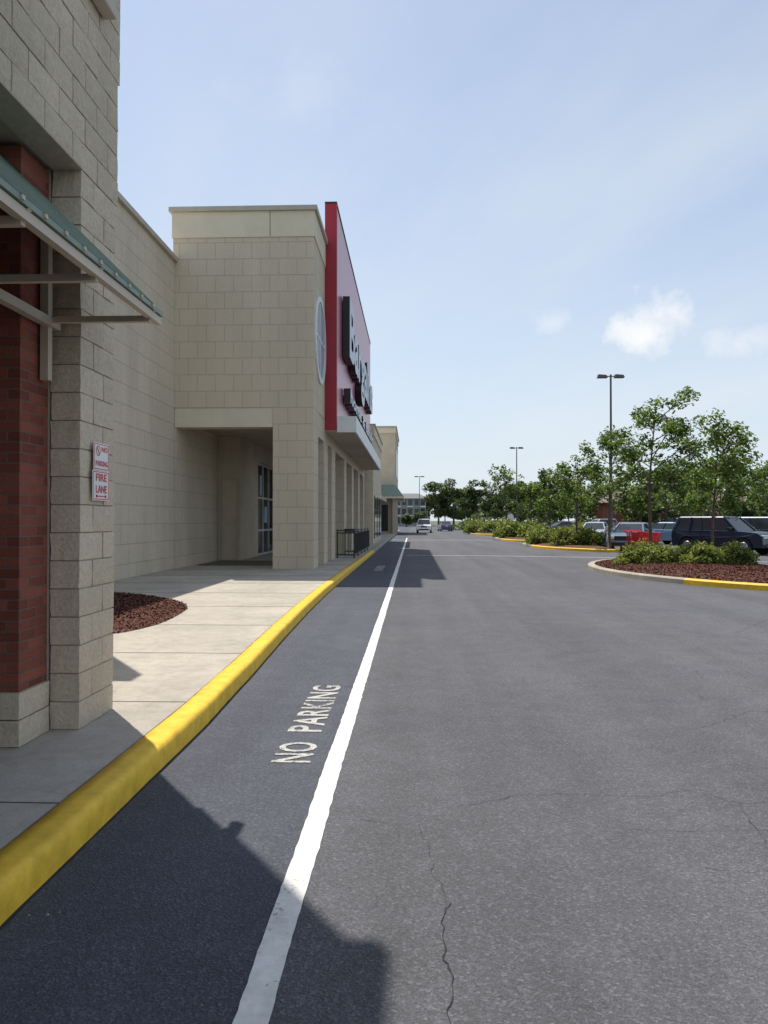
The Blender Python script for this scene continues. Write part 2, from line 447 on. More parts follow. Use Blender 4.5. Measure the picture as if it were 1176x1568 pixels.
# ---------------------------------------------------------------- split face blocks
def split_blocks(name, lst, mat, parent, amp=.010, step=.06):
    V = []; F = []
    for bi, (x0, x1, y0, y1, z0, z1) in enumerate(lst):
        g = .0035
        lo = Vector((x0 + g, y0 + g, z0 + g)); hi = Vector((x1 - g, y1 - g, z1 - g))
        size = hi - lo
        nn = [max(1, int(round(s / step))) for s in size]
        idx = {}
        off = Vector((bi * 3.7, bi * 1.3, 0)); prot = random.uniform(-.0025, .0025)
        def vert(i, j, k):
            key = (i, j, k)
            if key in idx: return idx[key]
            p = Vector((lo.x + size.x * i / nn[0], lo.y + size.y * j / nn[1], lo.z + size.z * k / nn[2]))
            nv = noise.noise_vector(p * 9 + off) * .9 + noise.noise_vector(p * 26 + off) * .5
            c = (lo + hi) / 2
            rim = (j in (0, nn[1])) or (k in (0, nn[2]))
            ax = amp * (.35 if (rim and i == nn[0] and 0 < k < 99) else 1.0)
            q = p + Vector((nv.x * ax, nv.y * amp * (.7 if j in (0, nn[1]) else .1), nv.z * amp * .06))
            edge = (i in (0, nn[0])) + (j in (0, nn[1])) + (k in (0, nn[2]))
            if edge >= 2:
                d = (c - p); q += Vector((math.copysign(min(abs(d.x), .004), d.x), math.copysign(min(abs(d.y), .002), d.y), math.copysign(.0012, d.z)))
            q.x += prot
            idx[key] = len(V); V.append(q)
            return idx[key]
        a, b, c_ = nn
        for i in range(a):
            for j in range(b):
                F.append((vert(i, j, 0), vert(i, j + 1, 0), vert(i + 1, j + 1, 0), vert(i + 1, j, 0)))
                F.append((vert(i, j, c_), vert(i + 1, j, c_), vert(i + 1, j + 1, c_), vert(i, j + 1, c_)))
        for i in range(a):
            for k in range(c_):
                F.append((vert(i, 0, k), vert(i + 1, 0, k), vert(i + 1, 0, k + 1), vert(i, 0, k + 1)))
                F.append((vert(i, b, k), vert(i, b, k + 1), vert(i + 1, b, k + 1), vert(i + 1, b, k)))
        for j in range(b):
            for k in range(c_):
                F.append((vert(0, j, k), vert(0, j, k + 1), vert(0, j + 1, k + 1), vert(0, j + 1, k)))
                F.append((vert(a, j, k), vert(a, j + 1, k), vert(a, j + 1, k + 1), vert(a, j, k + 1)))
    return mobj(name, V, F, mat, parent)

# ---------------------------------------------------------------- building A
DY = -.075
A = empty("brick_store_building", (0, DY, 0))
H = .195
L = []
for c in range(20):
    z = .15 + c * H
    if c % 2 == 0: L += [(-2.52, -2.3, 5.33, 5.73, z, z + H), (-2.52, -2.3, 5.73, 5.95, z, z + H)]
    else: L += [(-2.52, -2.3, 5.33, 5.55, z, z + H), (-2.52, -2.3, 5.55, 5.95, z, z + H)]
split_blocks("block_pilaster", L, M_splitA, A)
box("pilaster_mortar", -2.51, -2.316, 5.347, 5.934, .15, 4.05, M_mortar, A)
L = []
for c in range(18):
    z = 4.05 + c * H
    y = 6.0 if c < 5 else 6.04
    first = .4 if c % 2 == 0 else .2
    y1 = y
    while y1 > .4:
        w = first if y1 == y else .4
        L.append((-2.5, -2.3, y1 - w, y1, z, z + H)); y1 -= w
split_blocks("block_upper_wall", L, M_splitA, A, amp=.007)
box("upper_wall_mass", -14, -2.318, -14, 5.97, 4.06, 7.55, M_mortar, A)
box("upper_wall_rear", -2.317, -2.3, -14, .42, 4.05, 7.55, M_splitA, A)
box("cornice", -14.1, -2.25, -14.1, 6.12, 7.565, 7.76, M_trim, A)
box("lintel_angle", -2.5, -2.29, -2, 5.32, 4.035, 4.048, M_mortar, A)
box("brick_pier", -4.2, -2.53, 4.94, 5.32, .5, 4.03, M_brick, A)
L = []
for c in range(2):
    z = .15 + c * .175
    x = -2.5
    while x > -4.0:
        w = .2 if (c == 1 and x == -2.5) else .4
        L.append((x - w, x, 4.9, 5.32, z, z + .175)); x -= w
split_blocks("block_base", L, M_splitA, A)
box("end_mass", -14, -2.525, 5.325, 5.93, .1, 4.055, M_mortar, A)
box("recess_wall", -3.9, -3.6, -14, 4.935, .15, 4.05, M_brick, A)
box("recess_window", -3.598, -3.57, -2, 4.2, .9, 3.2, M_glass, A)
boxes("window_mullion", [(-3.60, -3.55, y, y + .05, .9, 3.2) for y in (-2, -.5, 1, 2.5, 4.15)] + [(-3.60, -3.55, -2, 4.2, .84, .9), (-3.60, -3.55, -2, 4.2, 3.2, 3.27)], M_frame, A)
box("shadow_caster_wall", -7.2, -4.15, 9.3, 9.6, .1, 5.9, M_blockC, A)  # unseen thin wall, added to cast a shadow on the sidewalk past the pilaster
box("rear_mass", -14, -6.5, 5.95, 9.3, .1, 5.5, M_blockC, A)
box("wall_lamp", -2.3, -2.2, 5.42, 5.70, 5.33, 5.5, M_trim, A, bevel=.01)

AW = empty("metal_awning", (0, DY, 0))
ez, ex, iz, ix = 3.05, -1.77, 4.01, -2.75
V = []; F = []
y = 0.6; prof = []
while y < 5.3:
    prof += [(y, 0), (y + .008, .024), (y + .022, .024), (y + .03, 0)]
    y += .215
prof.append((5.33, 0))
nrm = Vector((.70, 0, .714))
for (yy, h) in prof:
    for (x, z) in ((ex + .02, ez - .02), (ix, iz)):
        V.append((x + nrm.x * h, yy, z + nrm.z * h))
for i in range(len(prof) - 1): F.append((2 * i, 2 * i + 1, 2 * i + 3, 2 * i + 2))
aw = mobj("metal_roof_panel", V, F, M_green, AW)
so = aw.modifiers.new("s", 'SOLIDIFY'); so.thickness = .008
def beam(name, p, q, w, h, mat, parent):
    p = Vector(p); q = Vector(q); t = (q - p).normalized()
    up = Vector((0, 0, 1)) if abs(t.z) < .95 else Vector((0, 1, 0))
    s = t.cross(up).normalized(); u = s.cross(t)
    V = []
    for e in (p, q):
        for (a, b) in ((-1, -1), (1, -1), (1, 1), (-1, 1)): V.append(e + s * a * w / 2 + u * b * h / 2)
    return mobj(name, V, [(0, 1, 2, 3), (7, 6, 5, 4), (0, 4, 5, 1), (1, 5, 6, 2), (2, 6, 7, 3), (3, 7, 4, 0)], mat, parent)
beam("gutter_beam", (ex, .6, 2.985), (ex, 5.36, 2.985), .045, .05, M_tan, AW)
beam("eave_trim", (ex + .012, .6, 3.03), (ex + .012, 5.36, 3.03), .05, .028, M_green, AW)
beam("ledger_beam", (-2.46, .6, 2.94), (-2.46, 5.3, 2.94), .06, .06, M_tan, AW)
for by in (1.8, 2.65, 3.5, 4.32, 5.2):
    beam("arm", (-2.49, by, 2.96), (ex, by, 2.96), .04, .04, M_tan, AW)
    beam("rafter", (-2.46, by, 3.62), (ex + .02, by, 3.0), .035, .04, M_tan, AW)
    beam("wall_post", (-2.485, by, 2.55), (-2.485, by, 3.68), .055, .06, M_tan, AW)
beam("arm_inner", (-3.5, 4.32, 2.955), (-2.49, 4.32, 2.955), .04, .04, M_tan, AW)
boxes("seam_cap", [(ex + .034, ex + .046, .6 + i * .215 + .01, .6 + i * .215 + .035, 3.025, 3.045) for i in range(22)], M_tan, AW)

FS = empty("fire_lane_sign", (0, DY, 0))
sx = -2.277
box("sign_plate_top", sx - .004, sx, 5.495, 5.765, 1.965, 2.165, M_signw, FS)
box("sign_plate", sx - .004, sx + .002, 5.475, 5.765, 1.745, 1.962, M_signw, FS)
box("sign_spacer", sx - .03, sx - .004, 5.58, 5.68, 1.78, 2.12, M_trim, FS)
def frame_rect(y0, y1, z0, z1, t, x):
    return [(x, x + .0015, y0, y1, z0, z0 + t), (x, x + .0015, y0, y1, z1 - t, z1), (x, x + .0015, y0, y0 + t, z0 + t, z1 - t), (x, x + .0015, y1 - t, y1, z0 + t, z1 - t)]
boxes("border", frame_rect(5.482, 5.758, 1.752, 1.955, .006, sx + .002) + frame_rect(5.502, 5.758, 1.972, 2.158, .006, sx), M_signr, FS)
def wall_text(word, y0, y1, z0, z1, x, mat, parent, bold=.02):
    V, F, N = textgeo(word, bold=bold)
    mobj("lettering", [(x, y0 + (y1 - y0) * v[0], z0 + (z1 - z0) * v[1]) for v in V], F, mat, parent)
wall_text("FIRE", 5.525, 5.72, 1.885, 1.94, sx + .0045, M_signr, FS)
wall_text("LANE", 5.525, 5.72, 1.80, 1.855, sx + .0045, M_signr, FS)
boxes("arrow", [(sx + .002, sx + .004, 5.53, 5.71, 1.772, 1.780), (sx + .002, sx + .004, 5.53, 5.55, 1.766, 1.786), (sx + .002, sx + .004, 5.69, 5.71, 1.766, 1.786)], M_signr, FS)
wall_text("NO", 5.63, 5.74, 2.10, 2.14, sx + .0025, M_signr, FS)
wall_text("PARKING", 5.525, 5.74, 1.995, 2.035, sx + .0025, M_signr, FS)
V = []; F = []
for i in range(24):
    a = i / 24 * 2 * math.pi
    for r in (.030, .038): V.append((sx + .002, 5.57 + r * math.cos(a), 2.105 + r * math.sin(a)))
for i in range(24):
    a = 2 * i; b = 2 * ((i + 1) % 24); F.append((a, a + 1, b + 1, b))
mobj("prohibition_ring", V, F, M_signr, FS)
beam("slash", (sx + .002, 5.548, 2.13), (sx + .002, 5.592, 2.08), .002, .008, M_signr, FS)

# ---------------------------------------------------------------- building C
C = empty("block_store_building")
box("side_wall", -30, -7.2, 9.61, 22.99, 0, 9.42, M_blockC, C)
box("side_wall_near", -30, -14.2, -10, 9.59, 0, 9.42, M_blockC, C)
box("coping", -30, -7.1, 9.5, 23.0, 9.421, 9.56, M_trim, C)

# ---------------------------------------------------------------- building B
B = empty("department_store_building")
TX = -2.97; Y0 = 23.0
box("tower_wall", -7.25, TX, Y0, 47.5, 5.0, 10.15, M_blockB, B)
box("tower_band", -7.28, TX + .03, Y0 - .03, 47.5, 10.151, 10.93, M_eifs, B)
box("tower_coping", -7.36, TX + .11, Y0 - .11, 47.6, 10.931, 11.07, M_trim, B)
box("rear_mass", -30, -7.26, Y0 + .01, 60, 0, 9.4, M_blockC, B)
box("band_joint", -4.30, -4.28, Y0 - .033, Y0 - .02, 10.16, 10.92, M_joint, B)
box("porch_lintel", -7.2, -4.21, Y0 + .02, Y0 + .6, 4.42, 4.999, M_eifs, B)
box("porch_ceiling", -7.2, -3.9, Y0 + .6, 47.4, 4.7, 4.995, M_stucco, B)
def pillar(y0, y1, x0=-4.2, z1=4.999, mat=M_blockB):
    box("pillar", x0, TX, y0, y1, .14, z1, mat, B)
pillar(Y0, 24.15)
box("street_lintel", TX - .6, TX - .01, 24.16, 47.4, 4.25, 4.998, M_blockB, B)
pillar(25.75, 26.9, TX - .8)
pillar(28.2, 29.5, TX - .8)
for y in (33.4, 37.6, 42.0, 46.3):
    pillar(y, y + 1.1, TX - .8)
box("porch_side_wall", -7.26, -7.15, Y0 + .05, 28, .1, 4.69, M_blockC, B)
box("porch_return_wall", -7.14, -6.3, 28, 28.4, .1, 4.69, M_stucco, B)
box("utility_door", -6.95, -6.45, 27.96, 27.995, .16, 3.1, M_tan, B)
boxes("door_frame", [(-7.0, -6.95, 27.94, 27.995, .16, 3.15), (-6.45, -6.40, 27.94, 27.995, .16, 3.15), (-6.95, -6.45, 27.94, 27.995, 3.1, 3.15)], M_trim, B)
box("storefront_wall", -7.1, -6.3, 28.41, 47.4, 4.0, 4.69, M_stucco, B)
box("storefront_pier", -7.1, -6.3, 28.41, 31.2, .1, 3.999, M_stucco, B)
box("storefront_glass", -6.45, -6.40, 31.21, 47.4, .15, 3.99, M_glass, B)
sf = []
for y in (31.22, 32.5, 33.8, 35.2, 37, 39, 41, 43, 45, 47.3): sf.append((-6.46, -6.34, y, y + .08, .15, 3.99))
for z in (.16, 1.15, 2.5, 3.9): sf.append((-6.455, -6.345, 31.3, 47.3, z, z + .08))
boxes("storefront_frame", sf, M_frame, B)
boxes("window_poster", [(-6.399, -6.385, 32.0, 32.42, 2.65, 3.5), (-6.399, -6.385, 33.0, 33.6, 1.5, 2.2)], plain("poster_blue", (.35, .5, .62), .5), B)
box("interior_back", -7.2, -7.12, 28.4, 47.4, .1, 4.69, M_black, B)
box("floor_mat", -6.9, -4.3, 24.5, 27.3, .151, .17, M_joint, B)
def disc(name, x0, x1, yc, zc, r, mat, parent, n=48, rin=0):
    V = []; F = []
    for x in (x0, x1):
        for i in range(n):
            a = 2 * math.pi * i / n; V.append((x, yc + r * math.cos(a), zc + r * math.sin(a)))
    if rin:
        for x in (x0, x1):
            for i in range(n):
                a = 2 * math.pi * i / n; V.append((x, yc + rin * math.cos(a), zc + rin * math.sin(a)))
        for i in range(n):
            j = (i + 1) % n
            F += [(i, j, n + j, n + i), (n + i, n + j, 3 * n + j, 3 * n + i), (2 * n + j, 2 * n + i, 3 * n + i, 3 * n + j)]
    else:
        F = [tuple(range(n, 2 * n))] + [(i, (i + 1) % n, n + (i + 1) % n, n + i) for i in range(n)]
    return mobj(name, V, F, mat, parent)
disc("round_window_glass", TX - .05, TX + .012, 24.55, 7.35, 1.25, plain("medallion_blue", (.34, .46, .50), .25), B)
disc("round_window_ring", TX - .05, TX + .05, 24.55, 7.35, 1.38, M_whitem, B, rin=1.22)
boxes("round_window_muntin", [(TX + .013, TX + .03, 24.52, 24.58, 6.15, 8.55), (TX + .013, TX + .031, 23.35, 25.75, 7.32, 7.38)], M_whitem, B)
SX = -2.56
box("sign_edge", TX + .002, SX, 25.9, 26.05, 4.66, 12.35, M_red, B)
box("sign_panel", TX + .001, SX - .02, 26.051, 46.8, 4.66, 12.3, M_sign, B)
box("sign_cap", TX, SX + .005, 25.88, 46.85, 12.351, 12.40, M_black, B)
def bigletters(word, y0, y1, z0, z1):
    V, F, N = textgeo(word, bold=.03, extrude=.5)
    W = [(SX + .01 + v[2] * .26, y0 + (y1 - y0) * v[0], z0 + (z1 - z0) * v[1]) for v in V]
    mobj("sign_lettering", W, F, None, B, mats=[M_black, M_letter], midx=[1 if n > .9 else 0 for n in N])
bigletters("Bargains", 28.0, 44.0, 6.9, 9.8)
bigletters("home & family", 28.4, 44.2, 5.8, 6.5)
box("entrance_canopy", TX + .003, -1.98, 25.95, 45.5, 4.62, 4.655, M_stucco, B)
boxes("canopy_fascia", [(-1.98, -1.9, 25.9, 45.55, 4.58, 5.12), (SX + .01, -1.981, 25.9, 25.98, 4.58, 5.12), (SX + .01, -1.981, 45.47, 45.55, 4.58, 5.12)], M_whitem, B)
box("canopy_top", SX + .01, -1.985, 25.99, 45.46, 4.9, 4.95, M_whitem, B)
R = empty("metal_railing")
V = []; F = []
def rail_run(x0, y0, x1, y1):
    n = max(2, int(math.hypot(x1 - x0, y1 - y0) / .2))
    for z in (.28, 1.12, 1.22):
        tube([(x0, y0, z), (x1, y1, z)], [.022, .022], 6, V, F)
    for i in range(n + 1):
        t = i / n; x = x0 + (x1 - x0) * t; y = y0 + (y1 - y0) * t
        r = .028 if i % 10 == 0 else .011
        tube([(x, y, .14 if i % 10 == 0 else .28), (x, y, 1.25 if i % 10 == 0 else 1.12)], [r, r], 6, V, F)
rail_run(-2.9, 29.6, -2.25, 29.6); rail_run(-2.25, 29.6, -2.2, 39.0); rail_run(-2.9, 33, -2.25, 33)
mobj("railing_bars", V, F, M_black, R)

E = empty("shop_building")
box("facade", -12, -2.45, 47.61, 60, .1, 6.9, M_blockB, E)
box("facade_band", -12, -2.38, 47.615, 60.05, 6.901, 7.5, M_eifs, E)
box("facade_coping", -12, -2.3, 47.62, 60.1, 7.501, 7.6, M_trim, E)
boxes("shop_window", [(-2.449, -2.40, 49 + i * 3.6, 51.4 + i * 3.6, .5, 3.2) for i in range(3)], M_glass, E)
box("link_wall", -30, -4.4, 60.11, 87.8, .1, 6.2, M_blockC, E)
boxes("link_windows", [(-4.399, -4.35, 62 + i * 4.2, 65 + i * 4.2, .5, 3.0) for i in range(6)], M_glass, E)
box("link_canopy", -4.39, -2.9, 61, 87, 3.6, 4.0, M_trim, E)

D = empty("corner_store_building")
box("tower", -5.2, -1.98, 88, 104, .1, 11.6, M_stucco, D)
box("tower_band", -5.3, -1.9, 87.9, 104.1, 11.601, 12.2, M_eifs, D)
box("tower_coping", -5.4, -1.8, 87.8, 104.2, 12.201, 12.4, M_trim, D)
box("wing", -30, -5.25, 88.2, 118, .1, 7.5, M_stucco, D)
boxes("column", [(-2.3, -1.7, 87.4, 87.85, .1, 4.2), (-5.2, -4.6, 87.4, 87.85, .1, 4.2)], M_stucco, D)
V = [(-5.6, 86.6, 4.3), (-1.0, 86.6, 4.3), (-1.0, 104, 4.3), (-1.97, 104, 5.7), (-1.97, 87.99, 5.7), (-5.6, 87.99, 5.7)]
mobj("green_awning", V, [(0, 1, 4, 5), (1, 2, 3, 4)], M_green, D)
box("awning_soffit", -5.6, -1.0, 86.6, 104, 4.1, 4.29, M_eifs, D)
boxes("arch_window", [(-1.979, -1.93, 90 + i * 3.6, 92 + i * 3.6, 6.8, 10) for i in range(4)] + [(-4.4, -2.8, 87.95, 87.999, .4, 3.4)], M_glass, D)
box("ground_wall", -1.99, -1.96, 88.5, 103, .2, 3.4, M_black, D)

G = empty("apartment_building")
box("walls", -9, 3.6, 210, 225, 0, 7.6, plain("siding", (.30, .31, .33), .8), G)
mobj("roof", [(-9.6, 209.4, 7.6), (4.2, 209.4, 7.6), (4.2, 225.6, 7.6), (-9.6, 225.6, 7.6), (-7, 217, 9.2), (1.7, 217, 9.2)], [(0, 1, 5, 4), (1, 2, 5), (2, 3, 4, 5), (3, 0, 4)], plain("roof_shingle", (.16, .16, .17), .9), G)
boxes("windows", [(-8 + i * 1.7, -6.9 + i * 1.7, 209.9, 209.99, .8 + k * 2.5, 2.3 + k * 2.5) for i in range(7) for k in range(3)], M_glass, G)
boxes("balcony", [(-8.3 + i * 3.4, -6.6 + i * 3.4, 208.8, 209.85, 2.7 + k * 2.5, 3.0 + k * 2.5) for i in range(4) for k in range(2)], M_whitem, G)
G2 = empty("brick_building")
box("walls", 30, 52, 118.5, 130, 0, 4.3, M_brick, G2)
mobj("roof", [(29, 117.5, 4.3), (53, 117.5, 4.3), (53, 131, 4.3), (29, 131, 4.3), (33, 124, 6.4), (49, 124, 6.4)], [(0, 1, 5, 4), (1, 2, 5), (2, 3, 4, 5), (3, 0, 4)], plain("roof_brown", (.16, .12, .10), .9), G2)
boxes("windows", [(32 + i * 3, 33.6 + i * 3, 118.4, 118.49, 1, 2.8) for i in range(6)], M_glass, G2)

# ---------------------------------------------------------------- islands
def island(pts, yellow, nchips=0, csize=.06):
    o = empty("planting_island")
    P = chaikin(pts, 3)
    n = len(P); cx = sum(p[0] for p in P) / n; cy = sum(p[1] for p in P) / n
    def inset(d):
        out = []
        for i in range(n):
            a = Vector(P[i - 1]); b = Vector(P[(i + 1) % n]); t = (b - a).normalized(); nr = Vector((-t.y, t.x))
            if nr.dot(Vector((cx, cy)) - Vector(P[i])) < 0: nr = -nr
            out.append((P[i][0] + nr.x * d, P[i][1] + nr.y * d))
        return out
    I1 = inset(.04); I2 = inset(.22)
    V = [(p[0], p[1], 0) for p in P] + [(p[0], p[1], .12) for p in P] + [(p[0], p[1], .15) for p in I1] + [(p[0], p[1], .15) for p in I2]
    F = []; mi = []
    for i in range(n):
        j = (i + 1) % n
        for r in range(3):
            F.append((r * n + i, r * n + j, (r + 1) * n + j, (r + 1) * n + i)); mi.append(1 if yellow(P[i]) else 0)
    mobj("kerb_ring", V, F, None, o, mats=[M_kerb, M_yellow], midx=mi)
    Vm = [(p[0], p[1], .13) for p in I2] + [(p[0] * .7 + cx * .3, p[1] * .7 + cy * .3, .24) for p in I2] + [(cx, cy, .27)]
    Fm = [(i, (i + 1) % n, n + (i + 1) % n, n + i) for i in range(n)] + [(n + i, n + (i + 1) % n, 2 * n) for i in range(n)]
    m = mobj("mulch", Vm, Fm, M_mulch, o)
    if nchips:
        bv = BVHTree.FromPolygons([Vector(v) for v in Vm], Fm)
        def zf(x, y):
            h = bv.ray_cast(Vector((x, y, 3)), Vector((0, 0, -1)))
            return h[0].z if h[0] else .14
        chips(I2, nchips, 0, csize, o, zf)
island([(12.5, 14.6), (9.8, 16.4), (8.07, 17.6), (6.8, 19.3), (5.85, 21.8), (5.6, 24.5), (6.1, 27.4), (7.6, 29.9), (9.8, 30.6), (11.2, 27.5), (11.3, 23.5), (11.9, 20.8), (14, 17.5), (15.2, 15)], lambda p: p[0] > 6.9 and p[1] < 20, 26000, .052)
island([(6.9, 46.5), (7.4, 43), (8.6, 40.3), (10.1, 38.6), (10.9, 40.5), (10.9, 50), (8.8, 53.4), (7.1, 51.5)], lambda p: p[1] < 46)
island([(6.9, 66), (7.1, 60), (8.2, 57), (10.3, 57.5), (10.6, 70), (8, 72)], lambda p: p[1] < 62)
island([(6.4, 96), (6.7, 84), (9, 81), (12, 84), (12, 98), (8, 99)], lambda p: p[1] < 86)
island([(13, 86), (17, 60), (21, 58), (24, 64), (20, 92)], lambda p: p[1] < 60)

# ---------------------------------------------------------------- trees
def tree(x, y, h, r, base=.35, leaf=.12, n=4200, lean=0, dens=1.0, sp=1.0):
    o = empty("young_shade_tree", (x, y, .15))
    V = []; F = []
    top = Vector((random.uniform(-.1, .1) * r + lean, random.uniform(-.15, .15), h * .9))
    def tp(t): return Vector((top.x * t * t + .06 * math.sin(t * 5 + x), top.y * t + .05 * math.cos(t * 4 + y), top.z * t))
    rt = .035 * h ** .6 * .75
    tube([tp(t) for t in np.linspace(0, 1, 9)], [rt * (1 - .85 * t) + (.03 if t == 0 else 0) for t in np.linspace(0, 1, 9)], 8, V, F)
    C = []
    clumps = []
    nb = int(10 + r * 2.5)
    for i in range(nb):
        t = base + (1 - base) * (i + .3) / nb * .92
        p0 = tp(t); az = i * 2.4 + random.uniform(-.6, .6)
        ln = r * random.uniform(.5, 1.25) * (1.05 - .65 * abs(t - .55) / .45 * .8)
        d = Vector((math.cos(az), math.sin(az), random.uniform(.35, .9)))
        p1 = p0 + d * ln * .5; p2 = p0 + Vector((d.x * ln, d.y * ln, d.z * ln * .85 + .1))
        tube([p0, p1, p2], [rt * .32, rt * .2, rt * .06], 5, V, F)
        for k in range(4):
            s = p0.lerp(p2, random.uniform(.4, 1.05)) + Vector([random.uniform(-.3, .3) * r for _ in range(3)]) * .8
            tube([p1, (p1 + s) / 2 + Vector((0, 0, .05)), s], [rt * .12, rt * .08, rt * .03], 4, V, F)
            clumps.append((s, r * random.uniform(.10, .23) * sp))
        clumps.append((p2, r * random.uniform(.12, .25) * sp))
    clumps.append((tp(1) + Vector((0, 0, h * .03)), r * .22)); clumps.append((tp(.92), r * .24))
    tot = sum(c[1] ** 2 for c in clumps)
    for (c, cr) in clumps:
        m = int(n * dens * cr ** 2 / tot)
        q = rng.normal(size=(m, 3)); q /= np.linalg.norm(q, axis=1)[:, None]
        q *= (rng.uniform(0, 1, size=(m, 1)) ** .6) * cr * np.array([1.35, 1.35, .95])
        C.append(q + np.array(c))
    C = np.concatenate(C)
    mobj("trunk_and_branches", V, F, M_bark, o, smooth=True)
    quads("leaves", leafcloud(C, leaf), M_leaf, o)

tree(9.6, 24.9, 4.5, 1.45, .36, .105, 3900)
tree(8.85, 29.0, 6.2, 1.65, .34, .115, 4600)
tree(10.2, 40.2, 6.3, 1.5, .33, .14, 2900)
tree(9.5, 44.8, 5.3, 1.7, .3, .15, 2900)
tree(9.0, 50.5, 5.0, 1.3, .3, .17, 1700)
tree(8.3, 68.0, 6.5, 1.5, .5, .2, 1000, lean=-.5, dens=.9)
tree(9.9, 66.0, 4.9, 1.7, .3, .2, 1400)
for (x, y, h, r) in [(17.5, 62, 6.0, 1.9), (20.5, 63, 6.4, 2.2), (16, 75, 5.6, 2.1), (24, 70, 6.6, 2.4), (30, 66, 6.4, 2.3), (28, 80, 7.0, 2.7), (36, 78, 7.5, 2.8), (14.5, 88, 5.2, 2.0), (22, 56, 6.0, 2.0)]:
    tree(x, y, h, r, .28, .26, 1500)

def shrub(x, y, r, h, n=3000, leaf=.075, mat=None):
    o = empty("shrub", (x, y, .14))
    ph = random.uniform(0, 50)
    th = rng.uniform(0, 2 * math.pi, n); cz = rng.uniform(0.02, 1, n); sr = np.sqrt(1 - cz ** 2)
    d = np.stack([np.cos(th) * sr, np.sin(th) * sr, cz], 1)
    lump = np.array([1 + .34 * noise.noise(Vector(v) * 2.6 + Vector((ph, 0, 0))) + .2 * noise.noise(Vector(v) * 7 + Vector((ph, 3, 0))) for v in d])
    rad = lump * (1.06 - .26 * rng.uniform(0, 1, n) ** 1.5)
    C = d * rad[:, None] * np.array([r, r, h]); C[:, 2] = np.maximum(C[:, 2], .03)
    quads("leaves", leafcloud(C, leaf, .3), mat or M_shrub, o)
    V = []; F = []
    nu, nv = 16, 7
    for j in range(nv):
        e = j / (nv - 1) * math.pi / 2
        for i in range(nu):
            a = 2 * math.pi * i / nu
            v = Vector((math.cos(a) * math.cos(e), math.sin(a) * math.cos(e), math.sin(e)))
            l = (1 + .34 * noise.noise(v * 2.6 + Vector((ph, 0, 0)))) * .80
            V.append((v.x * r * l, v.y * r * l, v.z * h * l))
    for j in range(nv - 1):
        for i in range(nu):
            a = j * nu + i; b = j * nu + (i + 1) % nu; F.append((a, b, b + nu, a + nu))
    mobj("dark_inner_dome", V, F, M_core, o)  # solid dark dome filling the inside of the leaf shell
for (x, y, r, h, n) in [(7.25, 25.0, .66, .66, 3400), (8.1, 25.2, .6, .6, 3000), (9.2, 24.4, .66, .68, 3400), (10.1, 24.6, .66, .64, 3400), (8.4, 27.6, .6, .6, 1500), (9.7, 27.2, .6, .6, 1500),
                        (7.9, 47.2, .95, .95, 2200), (8.9, 46.0, .9, .95, 2200), (8.6, 43.6, .8, .9, 2000), (9.8, 43.2, .9, .95, 2200), (10.1, 47.5, .9, 1.1, 1500), (8.2, 50, .9, 1.2, 1500),
                        (8.2, 63.5, 1.1, 1.3, 1800), (9.4, 61.5, 1.0, 1.2, 1800), (8.2, 67.5, 1.1, 1.4, 1300), (9.7, 66, 1, 1.3, 1200),
                        (7.3, 90, 1.3, 1.3, 1300), (8.8, 87.5, 1.3, 1.3, 1300), (10.4, 90, 1.4, 1.6, 1300), (7.6, 94, 1.3, 1.5, 1000),
                        (19, 62, 1.6, 1.0, 1200), (21.5, 66, 1.6, 1.0, 1200), (17.5, 68, 1.5, 1.0, 1200)]:
    shrub(x, y, r, h, n, .07 if y < 30 else (.11 if y < 55 else .16))

TL = empty("distant_tree_line")
allV = []; TV = []; TF = []
spec = []
random.seed(11)
for i in range(9): spec.append((4.6 + i * 2.6 + random.uniform(-.8, .8), 132 + random.uniform(-8, 12), random.uniform(7.6, 10.2), random.uniform(2.6, 3.6)))
for i in range(20): spec.append((26 + i * 4 + random.uniform(-1, 1), 134 + random.uniform(-8, 14), random.uniform(6.0, 9.0), random.uniform(3.0, 4.4)))
for i in range(16): spec.append((30 + i * 3.6 + random.uniform(-1, 1), 104 + random.uniform(-5, 6), random.uniform(4.5, 7.5), random.uniform(2.2, 3.4)))
for i in range(24): spec.append((5 + i * 6 + random.uniform(-1, 1), 235 + random.uniform(-8, 14), random.uniform(9, 12.5), random.uniform(5, 6.5)))
spec += [(50, 104, 10, 4.2), (46, 108, 9, 3.8), (56, 110, 11, 4.5), (-1.5, 190, 3.4, 1.8), (2.2, 185, 3.8, 2.0)]
for (x, y, h, r) in spec:
    tube([(x, y, 0), (x + random.uniform(-.3, .3), y, h * .6)], [.22, .12], 6, TV, TF)
    m = 15
    for k in range(m):
        zc = h * random.uniform(.26, .88); f = math.sqrt(max(.1, 1 - ((zc / h - .5) / .5) ** 2))
        a = random.uniform(0, 6.28); q = random.uniform(.2, .9) * r * f
        c = np.array([x + q * math.cos(a), y + q * math.sin(a), zc]); cr = r * random.uniform(.22, .42)
        nn = 120
        d = rng.normal(size=(nn, 3)); d /= np.linalg.norm(d, axis=1)[:, None]
        C_ = c + d * (rng.uniform(0, 1, size=(nn, 1)) ** .35) * cr * np.array([1.1, 1.1, .8])
        allV.append(leafcloud(C_, .40 if y < 200 else .8))
quads("foliage", np.concatenate(allV), M_leaf2, TL)
mobj("trunks", TV, TF, M_bark, TL)
und = []
for i in range(4000):
    x = random.uniform(6, 110); y = 126 + random.uniform(-2, 4); und.append((x, y, random.uniform(0, 2.6) * (.7 + .4 * math.sin(x * .7))))
HU = empty("hedge")
quads("foliage", leafcloud(np.array(und), .6), M_leaf2, HU)

